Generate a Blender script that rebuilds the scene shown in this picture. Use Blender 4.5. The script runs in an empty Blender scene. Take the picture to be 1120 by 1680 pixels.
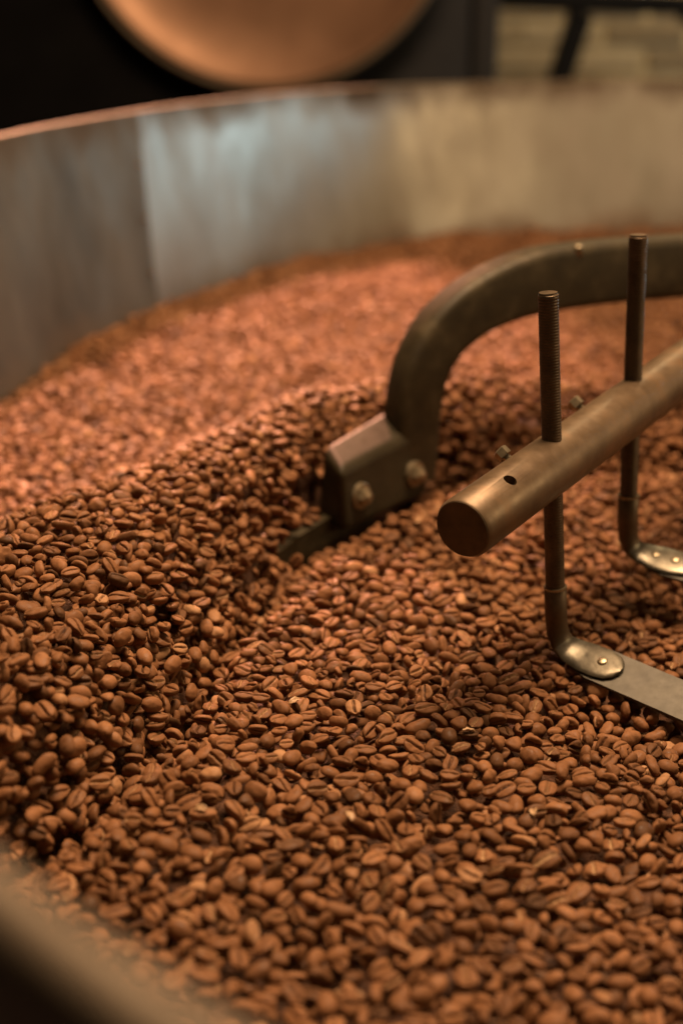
import bpy, bmesh, math, random
import numpy as np
from mathutils import Vector, Matrix, Euler

R = math.radians
scene = bpy.context.scene
C = scene.collection

# ------------------------------------------------------------------ camera
cam_d = bpy.data.cameras.new("camera")
cam = bpy.data.objects.new("camera", cam_d)
C.objects.link(cam)
CAM_H, CAM_P = 0.352, R(20.235)
cam.location = (0, 0, CAM_H)
cam.rotation_euler = (math.pi / 2 - CAM_P, 0, 0)
cam_d.sensor_fit = 'VERTICAL'
cam_d.sensor_height = 36
cam_d.lens = 50
cam_d.clip_start = 0.01
cam_d.clip_end = 60
cam_d.dof.use_dof = True
cam_d.dof.focus_distance = 0.745
cam_d.dof.aperture_fstop = 3.7
cam_d.dof.aperture_blades = 9
scene.camera = cam

# ------------------------------------------------------------------ world and lamps
world = bpy.data.worlds.new("World")
scene.world = world
world.use_nodes = True
bg = world.node_tree.nodes["Background"]
bg.inputs[0].default_value = (1.0, 0.70, 0.45, 1)
bg.inputs[1].default_value = 0.042


def lamp(name, kind, loc, target, energy, col, size=0.3, size_y=None, spot=None, blend=0.5):
    d = bpy.data.lights.new(name, kind)
    d.energy = energy
    d.color = col
    if kind == 'AREA':
        d.shape = 'RECTANGLE'
        d.size = size
        d.size_y = size_y or size
    else:
        d.shadow_soft_size = size
    if spot:
        d.spot_size = R(spot)
        d.spot_blend = blend
    o = bpy.data.objects.new(name, d)
    C.objects.link(o)
    o.location = loc
    o.rotation_euler = (Vector(target) - Vector(loc)).to_track_quat('-Z', 'Y').to_euler()
    return o


lamp("pendant_lamp", 'AREA', (0.24, 0.95, 1.50), (0.06, 0.85, 0.0), 59, (1.0, 0.65, 0.385), 0.62)
lamp("roaster_lamp", 'SPOT', (-0.32, 3.30, 1.58), (-0.22, 1.58, 0.0), 1450, (1.0, 0.42, 0.255), 0.05, spot=25, blend=0.45)
lamp("window_light", 'AREA', (2.10, 2.90, 0.46), (-0.15, 1.80, 0.12), 10, (0.60, 0.85, 1.0), 0.44, 0.48)
lamp("room_wall_fill", 'AREA', (2.4, 0.75, 0.85), (0.4, 2.2, 0.1), 15, (1.0, 0.70, 0.38), 1.7, 0.6)  # added area light, stands in for the warm lit room wall reflected in the tray
lamp("brick_wall_fill", 'AREA', (1.10, 3.30, 1.70), (0.90, 3.95, 0.15), 27, (1.0, 0.74, 0.40), 0.3)  # unseen fill light added to brighten the bricks

vs = scene.view_settings
vs.view_transform = 'Standard'
vs.look = 'None'
vs.exposure = 0.0
vs.gamma = 1.0
vs.use_curve_mapping = False
scene.render.engine = 'CYCLES'
scene.cycles.use_denoising = True
scene.cycles.max_bounces = 6
scene.cycles.sample_clamp_indirect = 4.0


# ------------------------------------------------------------------ materials
def new_mat(name):
    m = bpy.data.materials.new(name)
    m.use_nodes = True
    nt = m.node_tree
    return m, nt, nt.nodes["Principled BSDF"]


def nd(nt, t, **kw):
    n = nt.nodes.new(t)
    for k, v in kw.items():
        setattr(n, k, v)
    return n


def ramp(nt, src, stops):
    r = nd(nt, 'ShaderNodeValToRGB')
    e = r.color_ramp.elements
    while len(e) < len(stops):
        e.new(0.5)
    for i, (p, c) in enumerate(stops):
        e[i].position = p
        e[i].color = (*c, 1) if len(c) == 3 else c
    nt.links.new(src, r.inputs[0])
    return r.outputs[0]


def noise(nt, scale, detail=4.0, rough=0.6, stretch=None, coord='Object'):
    tc = nd(nt, 'ShaderNodeTexCoord')
    n = nd(nt, 'ShaderNodeTexNoise')
    n.inputs['Scale'].default_value = scale
    n.inputs['Detail'].default_value = detail
    n.inputs['Roughness'].default_value = rough
    src = tc.outputs[coord]
    if stretch:
        mp = nd(nt, 'ShaderNodeMapping')
        mp.inputs['Scale'].default_value = stretch
        nt.links.new(src, mp.inputs[0])
        src = mp.outputs[0]
    nt.links.new(src, n.inputs['Vector'])
    return n.outputs['Fac']


def bump(nt, bsdf, fac, strength, dist):
    b = nd(nt, 'ShaderNodeBump')
    b.inputs['Strength'].default_value = strength
    b.inputs['Distance'].default_value = dist
    nt.links.new(fac, b.inputs['Height'])
    nt.links.new(b.outputs[0], bsdf.inputs['Normal'])


def g(v):
    return (v, v, v)


def metal(name, c1, c2, metallic, rlo, rhi, scale=30, stretch=None, bstr=0.15, bdist=0.001, c3=None, bscale=None):
    m, nt, b = new_mat(name)
    n = noise(nt, scale, 6, 0.65, stretch)
    stops = [(0.32, c1), (0.68, c2)] if c3 is None else [(0.28, c1), (0.52, c2), (0.74, c3)]
    nt.links.new(ramp(nt, n, stops), b.inputs['Base Color'])
    n2 = noise(nt, scale * 2.3, 4, 0.6, stretch)
    nt.links.new(ramp(nt, n2, [(0.3, g(rlo)), (0.7, g(rhi))]), b.inputs['Roughness'])
    b.inputs['Metallic'].default_value = metallic
    bump(nt, b, noise(nt, bscale or scale * 5, 4, 0.6), bstr, bdist)
    return m


M = {}
M['cast'] = metal('dark_cast_steel', (0.020, 0.0155, 0.007), (0.036, 0.028, 0.0125), 0.1, 0.48, 0.66, 45, bstr=0.25, bdist=0.0006, c3=(0.075, 0.060, 0.032))
M['cast'].node_tree.nodes['Principled BSDF'].inputs['Specular IOR Level'].default_value = 0.3
M['block'] = metal('oiled_steel_block', (0.022, 0.0175, 0.009), (0.040, 0.032, 0.017), 0.05, 0.42, 0.6, 40, bstr=0.2, bdist=0.0005)
M['block'].node_tree.nodes['Principled BSDF'].inputs['Specular IOR Level'].default_value = 0.18
M['pipe'] = metal('brown_steel_pipe', (0.085, 0.055, 0.028), (0.145, 0.100, 0.056), 0.45, 0.34, 0.50, 38, bstr=0.2, bdist=0.0004, c3=(0.20, 0.115, 0.055))
M['rod'] = metal('dark_threaded_rod', (0.055, 0.040, 0.022), (0.12, 0.080, 0.044), 0.6, 0.38, 0.6, 60, bstr=0.2, bdist=0.0004)
M['bolt'] = metal('worn_bolt_steel', (0.20, 0.165, 0.105), (0.34, 0.285, 0.185), 0.7, 0.28, 0.42, 120, bstr=0.2, bdist=0.0003)
M['strap'] = metal('brushed_strap_steel', (0.050, 0.046, 0.034), (0.074, 0.068, 0.050), 0.35, 0.48, 0.6, 60, bstr=0.1, bdist=0.0003)
M['tang'] = metal('worn_tang_steel', (0.05, 0.045, 0.031), (0.20, 0.18, 0.13), 0.65, 0.28, 0.46, 70, stretch=(1, 0.35, 1), bstr=0.2, bdist=0.0004)
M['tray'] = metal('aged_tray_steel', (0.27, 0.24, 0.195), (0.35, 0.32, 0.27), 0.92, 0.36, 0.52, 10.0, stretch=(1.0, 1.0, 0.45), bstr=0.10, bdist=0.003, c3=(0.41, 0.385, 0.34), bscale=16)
M['tray_b'] = metal('stained_tray_steel_dimmed', (0.075, 0.063, 0.047), (0.125, 0.108, 0.083), 0.75, 0.46, 0.60, 11.0, stretch=(1.0, 1.0, 0.45), bstr=0.10, bdist=0.004, c3=(0.175, 0.15, 0.115), bscale=16)  # darker copy of the tray steel: the left panel's dimmer reflection put into its colour
M['rim'] = metal('worn_rim_steel', (0.14, 0.108, 0.072), (0.20, 0.158, 0.108), 0.3, 0.55, 0.72, 14, bstr=0.1, bdist=0.001)
M['disc'] = metal('copper_toned_cover', (0.30, 0.165, 0.095), (0.46, 0.27, 0.165), 0.65, 0.38, 0.52, 3.0, bstr=0.05, bdist=0.002)
M['black'] = metal('black_roaster_paint', (0.0022, 0.0020, 0.0020), (0.004, 0.0037, 0.0035), 0.0, 0.75, 0.9, 8, bstr=0.05)
M['black'].node_tree.nodes['Principled BSDF'].inputs['Specular IOR Level'].default_value = 0.12
M['cool_lit'] = metal('cool_lit_roaster_paint', (0.015, 0.0155, 0.017), (0.024, 0.0245, 0.026), 0.0, 0.55, 0.7, 6, bstr=0.05)  # roaster paint with the cool light on the right panel put into its colour
M['cool_lit'].node_tree.nodes['Principled BSDF'].inputs['Specular IOR Level'].default_value = 0.25
M['stand'] = metal('black_stand_steel', (0.003, 0.0027, 0.0024), (0.006, 0.0053, 0.0047), 0.0, 0.6, 0.8, 12, bstr=0.05)
M['stand'].node_tree.nodes['Principled BSDF'].inputs['Specular IOR Level'].default_value = 0.15
M['floor'] = metal('dark_concrete_floor', (0.020, 0.017, 0.014), (0.040, 0.034, 0.028), 0.0, 0.7, 0.9, 3, bstr=0.1)
M['mortar'] = metal('pale_mortar', (0.40, 0.33, 0.20), (0.50, 0.42, 0.27), 0.0, 0.85, 0.95, 20, bstr=0.3, bdist=0.002)


def stain_tray(m):
    """roasting residue: a broken brown smear under the rim and dust just above the beans"""
    nt = m.node_tree
    b = nt.nodes['Principled BSDF']
    src = b.inputs['Base Color'].links[0].from_socket
    rsrc = b.inputs['Roughness'].links[0].from_socket
    tc = nd(nt, 'ShaderNodeTexCoord')
    sp = nd(nt, 'ShaderNodeSeparateXYZ')
    nt.links.new(tc.outputs['Object'], sp.inputs[0])
    n1 = noise(nt, 9, 6, 0.7, (1, 1, 0.6))

    def band(z0, z1, lo, hi):
        mr = nd(nt, 'ShaderNodeMapRange')
        mr.inputs['From Min'].default_value = z0
        mr.inputs['From Max'].default_value = z1
        nt.links.new(sp.outputs['Z'], mr.inputs['Value'])
        ad = nd(nt, 'ShaderNodeMath', operation='MULTIPLY')
        nt.links.new(mr.outputs[0], ad.inputs[0])
        nt.links.new(n1, ad.inputs[1])
        return ramp(nt, ad.outputs[0], [(lo, g(0.0)), (hi, g(1.0))])

    for msk, col in ((band(0.875, 0.962, 0.30, 0.62), (0.075, 0.048, 0.026)), (band(0.825, 0.745, 0.30, 0.66), (0.17, 0.105, 0.062))):
        mx = nd(nt, 'ShaderNodeMix', data_type='RGBA')
        nt.links.new(msk, mx.inputs[0])
        nt.links.new(src, mx.inputs[6])
        mx.inputs[7].default_value = (*col, 1)
        src = mx.outputs[2]
        mr_ = nd(nt, 'ShaderNodeMix', data_type='FLOAT')
        nt.links.new(msk, mr_.inputs[0])
        nt.links.new(rsrc, mr_.inputs[2])
        mr_.inputs[3].default_value = 0.72
        rsrc = mr_.outputs[0]
    nt.links.new(src, b.inputs['Base Color'])
    nt.links.new(rsrc, b.inputs['Roughness'])


stain_tray(M['tray'])
stain_tray(M['tray_b'])


def mat_brick():
    m, nt, b = new_mat('sandy_brick')
    oi = nd(nt, 'ShaderNodeObjectInfo')
    col = ramp(nt, oi.outputs['Random'], [(0.0, (0.22, 0.17, 0.105)), (0.5, (0.31, 0.25, 0.16)), (1.0, (0.40, 0.33, 0.22))])
    n = noise(nt, 24, 5)
    mx = nd(nt, 'ShaderNodeMix', data_type='RGBA', blend_type='MULTIPLY')
    mx.inputs[0].default_value = 0.6
    nt.links.new(col, mx.inputs[6])
    nt.links.new(ramp(nt, n, [(0.3, g(0.65)), (0.7, g(1.0))]), mx.inputs[7])
    nt.links.new(mx.outputs[2], b.inputs['Base Color'])
    b.inputs['Roughness'].default_value = 0.9
    bump(nt, b, noise(nt, 60, 5), 0.4, 0.003)
    return m


M['brick'] = mat_brick()


def mat_bean():
    m, nt, b = new_mat('roasted_coffee_bean')
    L = nt.links
    oi = nd(nt, 'ShaderNodeObjectInfo')
    base = ramp(nt, oi.outputs['Random'], [
        (0.00, (0.070, 0.034, 0.015)), (0.07, (0.125, 0.058, 0.026)), (0.30, (0.170, 0.078, 0.034)),
        (0.75, (0.208, 0.096, 0.042)), (0.96, (0.255, 0.121, 0.055)), (1.00, (0.36, 0.20, 0.10))])
    tc = nd(nt, 'ShaderNodeTexCoord')
    off = nd(nt, 'ShaderNodeVectorMath', operation='ADD')
    sc = nd(nt, 'ShaderNodeVectorMath', operation='SCALE')
    comb = nd(nt, 'ShaderNodeCombineXYZ')
    for k in range(3):
        L.new(oi.outputs['Random'], comb.inputs[k])
    L.new(comb.outputs[0], sc.inputs[0])
    sc.inputs['Scale'].default_value = 0.37
    L.new(tc.outputs['Object'], off.inputs[0])
    L.new(sc.outputs[0], off.inputs[1])
    n1 = nd(nt, 'ShaderNodeTexNoise')
    n1.inputs['Scale'].default_value = 330
    n1.inputs['Detail'].default_value = 5
    n1.inputs['Roughness'].default_value = 0.65
    L.new(off.outputs[0], n1.inputs['Vector'])
    mott = ramp(nt, n1.outputs['Fac'], [(0.28, g(0.62)), (0.55, g(1.0)), (0.8, (1.18, 1.15, 1.1))])
    mx = nd(nt, 'ShaderNodeMix', data_type='RGBA', blend_type='MULTIPLY')
    mx.inputs[0].default_value = 0.85
    L.new(base, mx.inputs[6])
    L.new(mott, mx.inputs[7])
    # silverskin left in the centre cut: pale on some beans, charred on others
    at = nd(nt, 'ShaderNodeAttribute', attribute_name='crease')
    mul = nd(nt, 'ShaderNodeMath', operation='MULTIPLY')
    mul.inputs[1].default_value = 7.31
    fr = nd(nt, 'ShaderNodeMath', operation='FRACT')
    L.new(oi.outputs['Random'], mul.inputs[0])
    L.new(mul.outputs[0], fr.inputs[0])
    skin = ramp(nt, fr.outputs[0], [(0.0, (0.022, 0.010, 0.005)), (0.38, (0.040, 0.018, 0.009)), (0.52, (0.22, 0.125, 0.06)), (1.0, (0.44, 0.30, 0.165))])
    n2 = nd(nt, 'ShaderNodeTexNoise')
    n2.inputs['Scale'].default_value = 700
    n2.inputs['Detail'].default_value = 3
    L.new(off.outputs[0], n2.inputs['Vector'])
    br = ramp(nt, n2.outputs['Fac'], [(0.36, g(0.15)), (0.56, g(1.0))])
    m2 = nd(nt, 'ShaderNodeMath', operation='MULTIPLY')
    L.new(at.outputs['Fac'], m2.inputs[0])
    L.new(br, m2.inputs[1])
    mx2 = nd(nt, 'ShaderNodeMix', data_type='RGBA')
    L.new(m2.outputs[0], mx2.inputs[0])
    L.new(mx.outputs[2], mx2.inputs[6])
    L.new(skin, mx2.inputs[7])
    L.new(mx2.outputs[2], b.inputs['Base Color'])
    L.new(ramp(nt, n1.outputs['Fac'], [(0.35, g(0.40)), (0.65, g(0.68))]), b.inputs['Roughness'])
    b.inputs['Specular IOR Level'].default_value = 0.12
    n3 = nd(nt, 'ShaderNodeTexNoise')
    n3.inputs['Scale'].default_value = 620
    n3.inputs['Detail'].default_value = 4
    L.new(off.outputs[0], n3.inputs['Vector'])
    bump(nt, b, n3.outputs['Fac'], 0.5, 0.0005)
    return m


M['bean'] = mat_bean()
M['bed'] = metal('bean_bed_filler', (0.020, 0.009, 0.004), (0.13, 0.055, 0.024), 0.0, 0.6, 0.8, 150, bstr=1.0, bdist=0.006, c3=(0.20, 0.085, 0.036), bscale=170)


# ------------------------------------------------------------------ mesh helpers
def link(name, me, mat, parent=None, smooth=True, loc=None):
    o = bpy.data.objects.new(name, me)
    C.objects.link(o)
    if mat is not None and not me.materials:
        me.materials.append(M[mat])
    if parent is not None:
        o.parent = parent
    if loc is not None:
        o.location = loc
    if smooth:
        for p in me.polygons:
            p.use_smooth = True
    return o


def tag(o, label=None, cat=None, group=None, kind=None):
    for k, v in (('label', label), ('category', cat), ('group', group), ('kind', kind)):
        if v:
            o[k] = v
    return o


def empty(name, loc=(0, 0, 0)):
    o = bpy.data.objects.new(name, None)
    C.objects.link(o)
    o.location = loc
    o.empty_display_size = 0.05
    return o


def pydata(name, v, f):
    me = bpy.data.meshes.new(name)
    me.from_pydata([tuple(x) for x in v], [], f)
    me.validate()
    me.update()
    return me


def loft(rings, closed=True, cap=True):
    """quads between equal-sized rings of points"""
    n = len(rings[0])
    v = [p for r in rings for p in r]
    f = []
    for i in range(len(rings) - 1):
        for j in range(n if closed else n - 1):
            k = (j + 1) % n
            f.append((i * n + j, i * n + k, (i + 1) * n + k, (i + 1) * n + j))
    if cap:
        f.append(tuple(range(n - 1, -1, -1)))
        f.append(tuple((len(rings) - 1) * n + j for j in range(n)))
    return v, f


def frame_of(d, up=Vector((0, 0, 1))):
    d = Vector(d).normalized()
    if abs(d.dot(up)) > 0.98:
        up = Vector((0, 1, 0))
    s = d.cross(up).normalized()
    u = s.cross(d).normalized()
    return d, s, u


def tube_rings(pts, radii, seg=24, up=Vector((0, 0, 1))):
    rings = []
    pts = [Vector(p) for p in pts]
    for i, p in enumerate(pts):
        d = pts[min(i + 1, len(pts) - 1)] - pts[max(i - 1, 0)]
        d, s, u = frame_of(d, up)
        r = radii[i] if hasattr(radii, '__len__') else radii
        rings.append([p + s * (math.cos(2 * math.pi * k / seg) * r) + u * (math.sin(2 * math.pi * k / seg) * r) for k in range(seg)])
    return rings


def bevel_mesh(name, bm, width, seg=3):
    bmesh.ops.bevel(bm, geom=list(bm.edges), offset=width, segments=seg, affect='EDGES', profile=0.5)
    bmesh.ops.recalc_face_normals(bm, faces=bm.faces)
    me = bpy.data.meshes.new(name)
    bm.to_mesh(me)
    bm.free()
    return me


def prism(bottom, top):
    bm = bmesh.new()
    n = len(bottom)
    a = [bm.verts.new(p) for p in bottom]
    b = [bm.verts.new(p) for p in top]
    bm.faces.new(a[::-1])
    bm.faces.new(b)
    for i in range(n):
        bm.faces.new((a[i], a[(i + 1) % n], b[(i + 1) % n], b[i]))
    bmesh.ops.recalc_face_normals(bm, faces=bm.faces)
    return bm


def box_bm(x0, x1, y0, y1, z0, z1):
    return prism([(x0, y0, z0), (x1, y0, z0), (x1, y1, z0), (x0, y1, z0)], [(x0, y0, z1), (x1, y0, z1), (x1, y1, z1), (x0, y1, z1)])


def smooth_by_angle(me, ang=35):
    bm = bmesh.new()
    bm.from_mesh(me)
    for f in bm.faces:
        f.smooth = True
    for e in bm.edges:
        if len(e.link_faces) == 2 and e.calc_face_angle(0) > R(ang):
            e.smooth = False
    bm.to_mesh(me)
    bm.free()


# ------------------------------------------------------------------ tray outline
TC = np.array([0.75, 1.27])
_th = np.array([-60, 0, 60, 90, 108, 117, 126, 142, 160, 180, 200, 218, 234, 250, 270, 300, 360, 420], float)
_rb = np.array([1.20, 1.10, 1.00, 0.99, 1.025, 1.058, 1.085, 1.062, 1.038, 1.058, 1.125, 1.23, 1.315, 1.345, 1.32, 1.20, 1.10, 1.00])


def base_r(deg):
    """smoothed outline radius of the slightly oval tray at bean level"""
    d = np.asarray(deg, float) % 360
    ks = np.linspace(-6, 6, 9)
    w = np.exp(-(ks / 4.0) ** 2)
    w /= w.sum()
    return sum(wi * np.interp(d + k, _th, _rb) for k, wi in zip(ks, w))


RIM_Z = CAM_H - 0.135
FLARE = 0.036


def wall_pt(deg, z, inset=0.0):
    r = base_r(deg) + FLARE * (z / RIM_Z) - inset
    a = np.radians(deg)
    return (TC[0] + r * math.cos(a), TC[1] + r * math.sin(a), z)


# ------------------------------------------------------------------ floor, back wall
me = pydata('floor', [(-30, -30, -0.75), (30, -30, -0.75), (30, 30, -0.75), (-30, 30, -0.75)], [(0, 1, 2, 3)])
tag(link('floor', me, 'floor'), kind='structure')

# brick wall behind the tray, right of the roaster
wall = empty('brick_wall', (1.25, 3.95, -0.75))
tag(wall, 'pale sandy brick wall with mortar courses behind the dark stand', 'wall')
bm = box_bm(-1.2, 1.2, 0.010, 0.12, 0.0, 1.75)
link('mortar_bed', bevel_mesh('mortar_bed', bm, 0.002, 1), 'mortar', wall, False)
bm = box_bm(-0.105, 0.105, -0.0, 0.05, -0.0275, 0.0275)
brick_me = bevel_mesh('brick', bm, 0.005, 2)
brick_me.materials.append(M['brick'])
rnd = random.Random(4)
row0 = 10
for row in range(row0, 25):
    for col in range(-5, 6):
        x = col * 0.223 + (0.1115 if row % 2 else 0)
        if abs(x) > 1.10:
            continue
        o = bpy.data.objects.new('brick', brick_me)
        C.objects.link(o)
        o.parent = wall
        o.location = (x + rnd.uniform(-.004, .004), rnd.uniform(-.006, .004), 0.04 + row * 0.068 + rnd.uniform(-.002, .002))
        o.rotation_euler = (0, rnd.uniform(-.012, .012), rnd.uniform(-.02, .02))

# ------------------------------------------------------------------ dark stand in front of the wall
stand = empty('metal_stand', (0.70, 3.45, -0.75))
tag(stand, 'black steel stand with a slanted leg in front of the brick wall', 'stand')


def bar(name, pts, w, h, mat, parent, base, up=Vector((0, 0, 1)), bev=0.003):
    """rectangular bar swept along pts (world), w sideways, h along up"""
    rings = []
    P = [Vector(p) - Vector(base) for p in pts]
    for i, p in enumerate(P):
        d = P[min(i + 1, len(P) - 1)] - P[max(i - 1, 0)]
        d, s, u = frame_of(d, up)
        r = []
        for (cx, cy, a0) in ((1, 1, 0), (-1, 1, 90), (-1, -1, 180), (1, -1, 270)):
            for k in range(5):
                a = R(a0 + 22.5 * k)
                r.append(p + s * (cx * (w / 2 - bev) + bev * math.cos(a)) + u * (cy * (h / 2 - bev) + bev * math.sin(a)))
        rings.append(r)
    v, f = loft(rings)
    me = pydata(name, v, f)
    smooth_by_angle(me, 40)
    return link(name, me, mat, parent, smooth=False)


SB = (0.70, 3.45, -0.75)
bar('top_rail', [(0.30, 3.45, 0.330), (1.40, 3.45, 0.296)], 0.05, 0.046, 'stand', stand, SB)
bar('leg', [(0.548, 3.45, 0.300), (0.505, 3.45, 0.150), (0.40, 3.45, -0.215), (0.246, 3.45, -0.75)], 0.06, 0.052, 'stand', stand, SB, up=Vector((1, 0, 0)))
bar('leg', [(0.86, 3.45, 0.290), (0.86, 3.45, -0.75)], 0.05, 0.036, 'stand', stand, SB, up=Vector((1, 0, 0)))
bar('leg', [(1.34, 3.45, 0.28), (1.34, 3.45, -0.75)], 0.05, 0.036, 'stand', stand, SB, up=Vector((1, 0, 0)))
bar('brace', [(0.775, 3.45, 0.293), (0.815, 3.45, 0.272), (0.845, 3.45, 0.235)], 0.03, 0.024, 'stand', stand, SB, up=Vector((0, 0, 1)))

# ------------------------------------------------------------------ roaster behind the tray
roaster = empty('coffee_roaster', (-0.4, 3.0, -0.75))
tag(roaster, 'black coffee roaster with a round copper coloured cover behind the tray', 'roaster')
RB = Vector((-0.4, 3.0, -0.75))


def rbox(name, x0, x1, y0, y1, z0, z1, mat, bev=0.008, parent=roaster):
    bm = box_bm(x0 - RB.x, x1 - RB.x, y0 - RB.y, y1 - RB.y, z0 - RB.z, z1 - RB.z)
    me = bevel_mesh(name, bm, bev, 2)
    smooth_by_angle(me, 30)
    return link(name, me, mat, parent, False)


rbox('body', -1.5, -0.02, 2.92, 3.28, -0.75, 0.80, 'black', 0.02)
rbox('side_panel', -0.015, 0.250, 2.90, 3.28, -0.75, 0.80, 'cool_lit', 0.006)
rbox('corner_post', 0.255, 0.302, 2.89, 3.28, -0.75, 0.80, 'cool_lit', 0.006)
# the round cover: a shallow dish with a rolled edge, tipped a little downwards
DC = Vector((-0.150, 2.80, 0.535))
seg = 72
prof = [(0.0, 0.030), (0.08, 0.031), (0.16, 0.027), (0.24, 0.018), (0.30, 0.006), (0.335, -0.010), (0.350, -0.018), (0.357, -0.020), (0.362, -0.012), (0.364, 0.0), (0.362, 0.040), (0.340, 0.060)]
rot = Matrix.Rotation(R(6), 4, 'X') @ Matrix.Rotation(R(-8), 4, 'Z')
v, f = [], []
for r, y in prof:
    for k in range(seg):
        a = 2 * math.pi * k / seg
        v.append(rot @ Vector((r * math.cos(a), y, r * math.sin(a))) + DC - RB)
n = seg
for i in range(len(prof) - 1):
    for k in range(n):
        f.append((i * n + k, i * n + (k + 1) % n, (i + 1) * n + (k + 1) % n, (i + 1) * n + k))
me = pydata('round_cover', v, f)
bmx = bmesh.new(); bmx.from_mesh(me); bmesh.ops.remove_doubles(bmx, verts=bmx.verts, dist=1e-5); bmesh.ops.recalc_face_normals(bmx, faces=bmx.faces); bmx.to_mesh(me); bmx.free()
cover = link('round_cover', me, 'disc', roaster)
tag(cover, 'round copper coloured cover with a rolled edge')
rg = []
for k in range(seg):
    a = 2 * math.pi * k / seg
    rg.append(rot @ Vector((0.366 * math.cos(a), -0.012, 0.366 * math.sin(a))) + DC - RB)
rings = []
for k in range(seg):
    p = rg[k]
    d = (p - (DC - RB)).normalized()
    nrm = rot @ Vector((0, 1, 0))
    rings.append([p + d * (0.006 * math.cos(2 * math.pi * j / 10)) + nrm * (0.006 * math.sin(2 * math.pi * j / 10)) for j in range(10)])
rings.append(rings[0])
v, f = loft(rings, True, False)
link('edge_ring', pydata('edge_ring', v, f), 'rim', cover)
v, f = loft(tube_rings([DC - RB + Vector((0, 0.10, 0)), DC - RB + Vector((0, 0.20, 0))], [0.26, 0.26], 48), True, True)
link('drum_front', pydata('drum_front', v, f), 'black', roaster)

# ------------------------------------------------------------------ cooling tray
tray = empty('cooling_tray', (float(TC[0]), float(TC[1]), -0.75))
tag(tray, 'wide round steel cooling tray with flared walls, full of coffee beans', 'tray')
TB = Vector((float(TC[0]), float(TC[1]), -0.75))
SEAM0, SEAM1 = 160.2, 157.8


def wall_panel(name, a0, a1, mat, inset0=0.0, inset1=0.0, lean=0.0):
    """sheet from angle a0 to a1 (deg); both faces and a folded top"""
    N = max(6, int(abs(a1[0] - a0[0]) / 1.0))
    zs = np.linspace(-0.10, RIM_Z, 12)
    v, f = [], []
    for side in (0, 1):
        for i in range(N + 1):
            t = i / N
            for z in zs:
                q = (z + 0.10) / (RIM_Z + 0.10)
                A0 = a0[0] + (a0[1] - a0[0]) * q
                A1 = a1[0] + (a1[1] - a1[0]) * q
                ins = inset0 + (inset1 - inset0) * t ** 3
                dent = 0.0016 * math.sin(A0 * 1.3 + t * 41 + z * 9) * math.sin(t * 17 + z * 23)
                p = wall_pt(A0 + (A1 - A0) * t, float(z), ins + dent - side * 0.0016)
                v.append(Vector(p) - TB)
    nz = len(zs)
    S = (N + 1) * nz
    for side in (0, 1):
        for i in range(N):
            for j in range(nz - 1):
                q = (side * S + i * nz + j, side * S + (i + 1) * nz + j, side * S + (i + 1) * nz + j + 1, side * S + i * nz + j + 1)
                f.append(q if side == 0 else q[::-1])
    for i in (0, N):
        for j in range(nz - 1):
            f.append((i * nz + j, S + i * nz + j, S + i * nz + j + 1, i * nz + j + 1))
    me = pydata(name, v, f)
    smooth_by_angle(me, 50)
    return link(name, me, mat, tray, False)


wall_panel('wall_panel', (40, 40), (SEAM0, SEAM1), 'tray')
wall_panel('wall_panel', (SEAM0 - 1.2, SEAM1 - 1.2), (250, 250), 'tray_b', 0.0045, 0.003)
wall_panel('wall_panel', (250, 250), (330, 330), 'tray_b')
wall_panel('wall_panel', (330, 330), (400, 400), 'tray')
# wired rim: a tube running round the top edge
rings = []
for i in range(361):
    a = R(i)
    p = Vector(wall_pt(float(i), RIM_Z)) - TB
    d = Vector((math.cos(a), math.sin(a), 0))
    near = math.exp(-((i - 234) / 40.0) ** 2)
    rr = 0.0020 + 0.0038 * near
    rings.append([p + d * (rr * math.cos(2 * math.pi * j / 12) + rr * 0.6) + Vector((0, 0, rr * math.sin(2 * math.pi * j / 12))) for j in range(12)])
v, f = loft(rings, True, False)
link('rim', pydata('rim', v, f), 'rim', tray)
# pan bottom and skirt
v, f = [], []
for i in range(120):
    a = i * 3.0
    v.append(Vector(wall_pt(a, -0.098, -0.0005)) - TB)
f.append(tuple(range(120)))
link('pan_bottom', pydata('pan_bottom', v, f), 'tray_b', tray, False)
rings = []
for z in (-0.75, -0.10):
    rings.append([Vector(wall_pt(i * 3.0, -0.10, 0.03)) * 1.0 + Vector((0, 0, z + 0.10)) - TB for i in range(120)])
v, f = loft(rings, True, False)
link('skirt', pydata('skirt', v, f), 'black', tray)
# rivets up the lapped seam
rv = []
for z in (0.04, 0.10, 0.16):
    q = (z + 0.10) / (RIM_Z + 0.10)
    A = SEAM0 + (SEAM1 - SEAM0) * q - 0.55
    p = Vector(wall_pt(A, z, 0.0062)) - TB
    bm = bmesh.new()
    bmesh.ops.create_uvsphere(bm, u_segments=10, v_segments=6, radius=0.003)
    me = bpy.data.meshes.new('rivet'); bm.to_mesh(me); bm.free()
    o = link('rivet', me, 'tray_b', tray); o.location = p

# ------------------------------------------------------------------ shape of the bean bed
CREST = np.array([(-0.335, 0.30), (-0.245, 0.42), (-0.195, 0.53), (-0.166, 0.62), (-0.143, 0.70), (-0.116, 0.79), (-0.084, 0.880), (-0.010, 1.020), (0.08, 1.105), (0.17, 1.135), (0.45, 1.17)])
CRH = np.array([0.050, 0.056, 0.061, 0.064, 0.066, 0.067, 0.067, 0.071, 0.062, 0.045, 0.026])
CRW = np.array([0.15, 0.12, 0.09, 0.07, 0.055, 0.040, 0.018, 0.004, 0.0, 0.0, 0.0])
VALLEY = np.array([(-0.30, 0.33), (-0.20, 0.44), (-0.130, 0.545), (-0.098, 0.625), (-0.072, 0.720), (-0.050, 0.812), (-0.034, 0.872), (-0.002, 0.945), (0.085, 1.045), (0.2, 1.06), (0.45, 1.08)])


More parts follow.
